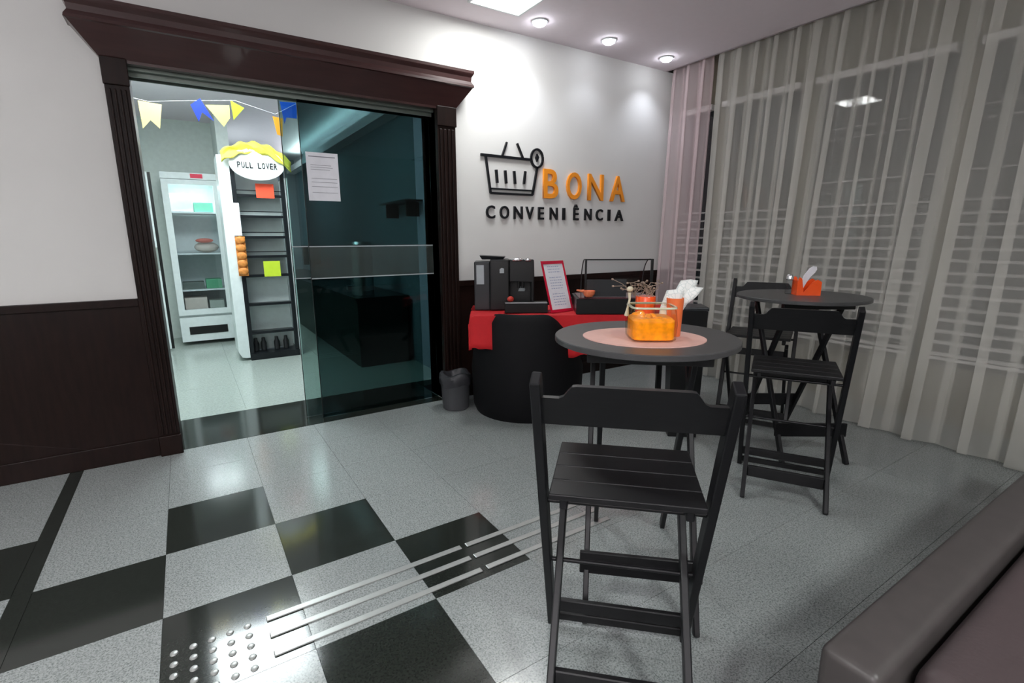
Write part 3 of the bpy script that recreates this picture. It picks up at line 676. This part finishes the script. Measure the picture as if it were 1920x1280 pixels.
# blinds
for n, (a, b) in enumerate(UN[:5]):
    bl = empty('venetian_blind', (4.475, (a+b)/2, .48), 0, ['white venetian blind in the corner behind the pinkish curtain', 'white venetian blind behind the far bistro table', 'white venetian blind right of the orange napkin holder, behind the grey curtain', 'white venetian blind at the right edge of the view', 'white venetian blind behind the seat, outside the view'][n], 'blind', 'venetian blinds behind the curtain')
    h = (b-a)/2-.015; m = MB(); rr = random.Random(n)
    ZS = [.04+k*.082 for k in range(14)]+([1.30, 1.62, 1.70] if n in (2, 3) else [])
    for k, z in enumerate(ZS):
        tilt = .012 if k < 14 else .004*rr.uniform(-1, 1); dz = rr.uniform(-.004, .004)
        m.b.verts.ensure_lookup_table()
        m.beam((0, -h, z+dz), (0, h, z+dz+rr.uniform(-.004, .004)), (1, 0, .28), .055, .0025)
    m.build('slats', M['blind'], bl)
    m = MB()
    for yy in (-h*.6, h*.6): m.tube([(-.0, yy, .02), (0, yy, 2.08)], .0012, 5)
    m.build('ladder_cord', M['gplast'], bl)
    MB().box(-.03, .03, -h, h, 2.07, 2.12).build('headrail', M['blind'], bl)
    MB().box(-.025, .025, -h, h, 0, .02).build('bottom_rail', M['blind'], bl)

# ================================================================ sofa in the near right corner
sf = empty('sofa', (1.95, .05, 0), 0, 'dark brown sofa with a flat top rail in the near right corner', 'sofa')
m = MB(); m.box(-1.03, 1.2, .215, .315, .09, .60); m.bevel(.018, 3); m.build('rail', M['sofar'], sf, smooth=True)
m = MB(); m.box(-.97, 1.2, -.55, .215, .09, .36); m.bevel(.02, 2); m.build('base', M['sofa'], sf, smooth=True)
m = MB(); m.box(-.93, 1.15, -.54, .205, .36, .585); m.bevel(.045, 4); m.build('cushion', M['sofa'], sf, smooth=True)
for x in (-.98, 1.12):
    for y in (.26, -.48): MB().box(x-.025, x+.025, y-.025, y+.025, 0, .09).build('leg', M['blackz'], sf)

# ================================================================ inside the shop
fz = empty('display_freezer', (.16, 7.60, 0), 0, 'tall white upright display fridge with a glass door inside the shop', 'fridge')
x0, x1 = -.30, .31; H_ = 2.14
m = MB(); m.box(x0, x0+.04, 0, .6, .05, H_).box(x1-.04, x1, 0, .6, .05, H_).box(x0+.04, x1-.04, .56, .6, .05, H_).box(x0+.04, x1-.04, 0, .56, 2.06, H_).box(x0+.04, x1-.04, 0, .56, .30, .40); m.build('cabinet', M['white'], fz)
m = MB(); m.box(x0, x1, -.05, -.005, .05, .36); m.build('kick_panel', M['white'], fz)
MB().box(x0+.09, x1-.09, -.056, -.05, .14, .24).build('vent_grille', M['bplast'], fz)
m = MB(); m.box(x0, x1, -.05, 0, .39, .46).box(x0, x1, -.05, 0, 2.0, 2.06).box(x0, x0+.07, -.05, 0, .46, 2.0).box(x1-.07, x1, -.05, 0, .46, 2.0); dr = m.build('door', M['white'], fz)
MB().box(x0+.07, x1-.07, -.03, -.025, .46, 2.0).build('door_glass', G_CLEAR, dr)
m = MB(); m.box(x0, x1, -.055, 0, 2.065, 2.14); m.build('header_panel', M['white'], fz)
MB().box(.01, .14, -.06, -.055, 2.08, 2.13).build('display', mat('red_display', rgb(220, 30, 70), .4), fz, label='red temperature display')
for k, zz in enumerate((.69, 1.15, 1.66)): MB().box(x0+.04, x1-.04, .02, .54, zz, zz+.02).build('shelf', M['white'], fz)
MB().box(x0+.08, x1-.08, .05, .16, 2.02, 2.045).build('lamp_tube', STRIPM, fz)
GR = mat('pale_green_pack', rgb(120, 205, 175), .5); PB = mat('beige_pack', rgb(205, 195, 185), .5); RD = mat('reddish_pack', rgb(190, 95, 80), .5)
def pack(nm, xa, xb, ya, yb, za, zb, mt, lb, cat='box'):
    m = MB(); m.box(xa, xb, ya, yb, za, zb); m.bevel(.006, 2); o = m.build(nm, mt, label=lb, cat=cat); return o
FX = .16; FY = 7.6
pack('food_carton', FX-.24, FX+.0, FY+.06, FY+.3, 1.68, 1.90, M['paper'], 'white carton on the top shelf of the white fridge')
pack('food_carton', FX+.01, FX+.22, FY+.06, FY+.3, 1.68, 1.80, GR, 'mint green carton on the top shelf of the white fridge')
m = MB(); m.ball((0, 0, .07), .14, .09, .07); m.build('food_bag', PB, loc=(FX+.10, FY+.2, 1.17), label='beige bag of food on the middle fridge shelf', cat='bag', smooth=True)
m = MB(); m.ball((0, 0, .03), .10, .03, .03); m.build('red_packet', RD, loc=(FX+.08, FY+.10, 1.295), label='reddish packet lying on the beige bag in the fridge', cat='packet', smooth=True)
pack('food_carton', FX-.22, FX+.02, FY+.06, FY+.3, .71, .80, mat('grey_box', rgb(95, 105, 100), .5), 'grey box on the lowest fridge shelf')
pack('food_carton', FX+.04, FX+.22, FY+.06, FY+.3, .71, .83, mat('green_box', rgb(90, 165, 125), .5), 'green box on the lowest fridge shelf')
pack('food_carton', FX-.22, FX+.03, FY+.06, FY+.3, .40, .60, PB, 'beige box at the bottom of the fridge, left')
pack('food_carton', FX+.05, FX+.22, FY+.06, FY+.3, .40, .55, mat('pale_box', rgb(170, 180, 170), .5), 'pale box at the bottom of the fridge, right')
# column
MB().box(.49, .62, 7.4, 8.25, 0, 2.87).build('wall_shop_pier', M['shopwall'], kind='structure')
# open door edge at the left inside
sd = empty('side_shelf', (-.285, 7.3, 0), 0, 'narrow white shelf edge with a black gap just inside the doorway at the left', 'shelf')
MB().box(0, .03, 0, .02, .03, .98).box(0, .03, 0, .02, 1.25, 2.1).build('white_edge', M['white'], sd)
MB().box(.03, .06, 0, .02, .03, 2.1).build('black_post', M['bplast'], sd)
# bread rack
rk = empty('bread_rack', (.75, 6.25, 0), 0, 'black metal bread rack with white side panels and an oval sign inside the shop', 'rack')
m = MB()
for s in (-.225, .25):
    m.box(s-.018, s+.018, -.02, .02, .04, 2.15); m.box(s-.012, s+.012, .33, .36, .04, 2.15)
m.box(-.245, .27, -.05, .36, 0, .07)
m.build('frame', M['rack'], rk)
m = MB(); rg = []
for z in [0.05+k*.02 for k in range(1)]: pass
m.prism([(0, 0)]*0 or [(-.36, .10), (-.33, .04), (-.29, .03), (-.25, .03), (-.25, 2.2), (-.36, 2.2)], -.02, .38); m.build('side_panel', M['white'], rk, smooth=False)
MB().box(.275, .30, -.04, .38, .0, 2.0).build('side_panel', M['white'], rk)
for k, zz in enumerate((.30, .62, .94, 1.15, 1.36, 1.58, 1.80)):
    m = MB(); m.box(-.22, .24, 0, .17, zz, zz+.008); m.box(-.22, .24, -.012, 0, zz-.012, zz+.016)
    if zz > 1: m.box(-.22, .24, -.012, -.006, zz+.05, zz+.06)
    m.build('shelf', M['rack'], rk)
m = MB(); m.box(-.22, .24, .172, .18, .08, 2.1); m.build('back_panel', mat('grey_panel', rgb(205, 216, 216), .5), rk)
ovp = [(.01+.265*math.cos(a), 2.12+.165*math.sin(a)) for a in [2*PI*k/40 for k in range(40)]]
MB().prism(ovp, -.10, -.08).build('oval_sign', M['white'], rk)
def lets(txt, x0, x1, z0, z1, y, parent, off):
    n = len(txt); w_ = (x1-x0)/n
    for k, ch in enumerate(txt):
        if ch != ' ': letter(ch, x0+k*w_+w_*.12, x0+(k+1)*w_-w_*.12, z0, z1, y, .004, M['sign_bk'], parent, 'sign_letter', off=off)
lets('PULL LOVER', .565, .955, 2.075, 2.135, 6.149, rk, (.75, 6.25, 0))
gl = MB(); rows = []
for i in range(25):
    k = i/24; x = -.32+.66*k; zc = 2.17+.13*math.sin(PI*min(1, k*1.0))-.05*k*k; row = []
    for j in range(7):
        q = j/6; row.append((x, -.115-.02*math.sin(q*PI*2+k*9), zc+.055*(q-.5)*2+.012*math.sin(k*30+j)))
    rows.append(row)
gl.loft(rows, cap=False, close=False); o = gl.build('yellow_garland', M['yellow'], loc=(.75, 6.25, 0), smooth=True, label='yellow fabric garland draped over the oval sign', cat='garland'); md = o.modifiers.new('t', 'SOLIDIFY'); md.thickness = .008
pt = MB(); pt.box(-.275, -.20, -.045, -.025, 1.38, 1.72); pt.build('price_strip', M['paper'], loc=(.75, 6.25, 0), label='white price strip on the left upright of the bread rack', cat='price card')
br = empty('bread_poster', (.51, 6.2, .95), 0, 'picture panel of golden bread rolls hung on the left upright of the rack', 'poster')
MB().box(-.035, .06, -.01, 0, 0, .42).build('backing', M['bread'], br)
for k in range(5):
    MB().ball((.012, -.02, .05+k*.083), .05, .02, .042).build('bread_roll', M['bread'], br, smooth=True)
MB().box(.73, .91, 6.233, 6.238, 1.78, 1.93).build('price_card', mat('orange_red_card', rgb(240, 85, 55), .6), label='orange-red card on the top shelf of the bread rack', cat='price card')
MB().box(.73, .90, 6.233, 6.238, .93, 1.10).build('price_card', mat('lime_card', rgb(190, 215, 50), .6), label='lime green card in the middle of the bread rack', cat='price card')
for x, y, z, nm in ((.58, 6.35, .075, 'dark jar on the bottom of the bread rack, left'), (.66, 6.35, .075, 'dark jar on the bottom of the bread rack, second from left'), (.80, 6.35, .075, 'dark jar on the bottom of the bread rack, centre'), (.90, 6.35, .075, 'dark jar on the bottom of the bread rack, right')):
    m = MB(); m.lathe([(.03, 0), (.032, .09), (.02, .12), (.018, .15)], n=16); m.build('sauce_jar', M['dplast'], loc=(x, y, z), label=nm, cat='jar', smooth=True)
# counter along the right wall, urn, monitor
ct = empty('shop_counter', (1.72, 8.2, 0), 0, 'long dark green counter along the right wall of the shop', 'counter')
MB().box(-.27, .27, -3.0, 2.6, 0, .70).build('cabinet', M['counter'], ct)
MB().box(-.29, .29, -3.02, 2.62, .70, .74).build('worktop', M['bplast'], ct)
ur = empty('drinks_urn', (1.62, 5.55, .74), 0, 'steel cylinder urn behind the dark glass on the shop counter', 'urn')
MB().lathe([(.12, 0), (.12, .52), (.125, .54), (.11, .57)], n=28).build('vessel', M['steel'], ur, smooth=True)
MB().tube([(-.12, -.03, .1), (-.18, -.04, .1), (-.18, -.04, .06)], .012, 8).build('tap', M['chrome'], ur)
mo = MB(); mo.box(-.12, .12, -.02, .02, .22, .50).box(-.02, .02, -.01, .02, .0, .22).box(-.09, .09, -.06, .06, 0, .012); mo.build('monitor', M['bplast'], loc=(1.62, 8.1, .74), label='small black monitor on the shop counter right of the bread rack', cat='monitor')
sh_ = empty('wall_shelf', (2.03, 5.2, 1.7), 0, 'small dark wall shelf behind the dark glass panel', 'shelf')
MB().box(-.16, .02, -.4, .4, 0, .02).build('board', M['bplast'], sh_); MB().box(-.12, .02, -.3, -.28, -.14, 0).box(-.12, .02, .28, .3, -.14, 0).build('bracket', M['bplast'], sh_)
lp = empty('shop_ceiling_lamp', (.2, 5.1, 2.87), 0, 'square white ceiling lamp inside the shop, hidden above the doorway', 'lamp')
m = MB(); m.box(-.48, .48, -.48, -.455, -.03, 0).box(-.48, .48, .455, .48, -.03, 0).box(-.48, -.455, -.455, .455, -.03, 0).box(.455, .48, -.455, .455, -.03, 0); m.build('frame', M['white'], lp)
MB().box(-.455, .455, -.455, .455, -.02, 0).build('diffuser', emis('shop_lamp_diffuser', (.9, 1, 1), 2), lp)
# bunting
def flag(pts, y, col, lb, zt):
    m = MB(); m.prism(pts, y, y+.002); o = m.build('bunting_flag', mat('paper_flag_'+lb.split()[0], col, .6), label=lb, cat='bunting flag', group='paper bunting flags inside the doorway')
    return o
flag([(-.164, 2.384), (-.014, 2.373), (-.046, 2.194), (-.10, 2.25), (-.156, 2.183)], 5, rgb(250, 222, 150), 'cream swallowtail paper flag at the left of the bunting', 0)
flag([(.178, 2.397), (.25, 2.454), (.33, 2.29), (.252, 2.35), (.223, 2.275)], 5, rgb(30, 60, 190), 'dark blue swallowtail paper flag near the middle of the bunting', 0)
flag([(.282, 2.411), (.455, 2.429), (.45, 2.33), (.398, 2.257)], 5.01, rgb(240, 238, 130), 'pale yellow paper flag between the blue and the green one', 0)
flag([(.466, 2.467), (.564, 2.42), (.474, 2.315)], 5, rgb(175, 195, 50), 'green triangular paper flag beside the pale yellow one', 0)
flag([(.776, 2.38), (.856, 2.372), (.843, 2.222), (.80, 2.235)], 5, rgb(250, 175, 50), 'orange paper flag above the yellow garland', 0)
flag([(.847, 2.509), (.986, 2.518), (.975, 2.385), (.89, 2.385), (.87, 2.33)], 5.01, rgb(25, 95, 225), 'bright blue paper flag seen through the glass edge', 0)
sb = MB(); sb.tube([(-.6, 5.003, 2.46), (-.1, 5.003, 2.385), (.2, 5.003, 2.43), (.5, 5.003, 2.47), (.8, 5.003, 2.40), (1.0, 5.003, 2.52), (2.04, 5.003, 2.6)], .0015, 6); sb.build('bunting_string', M['paper'], label='thin string holding the paper bunting flags inside the doorway', cat='string')
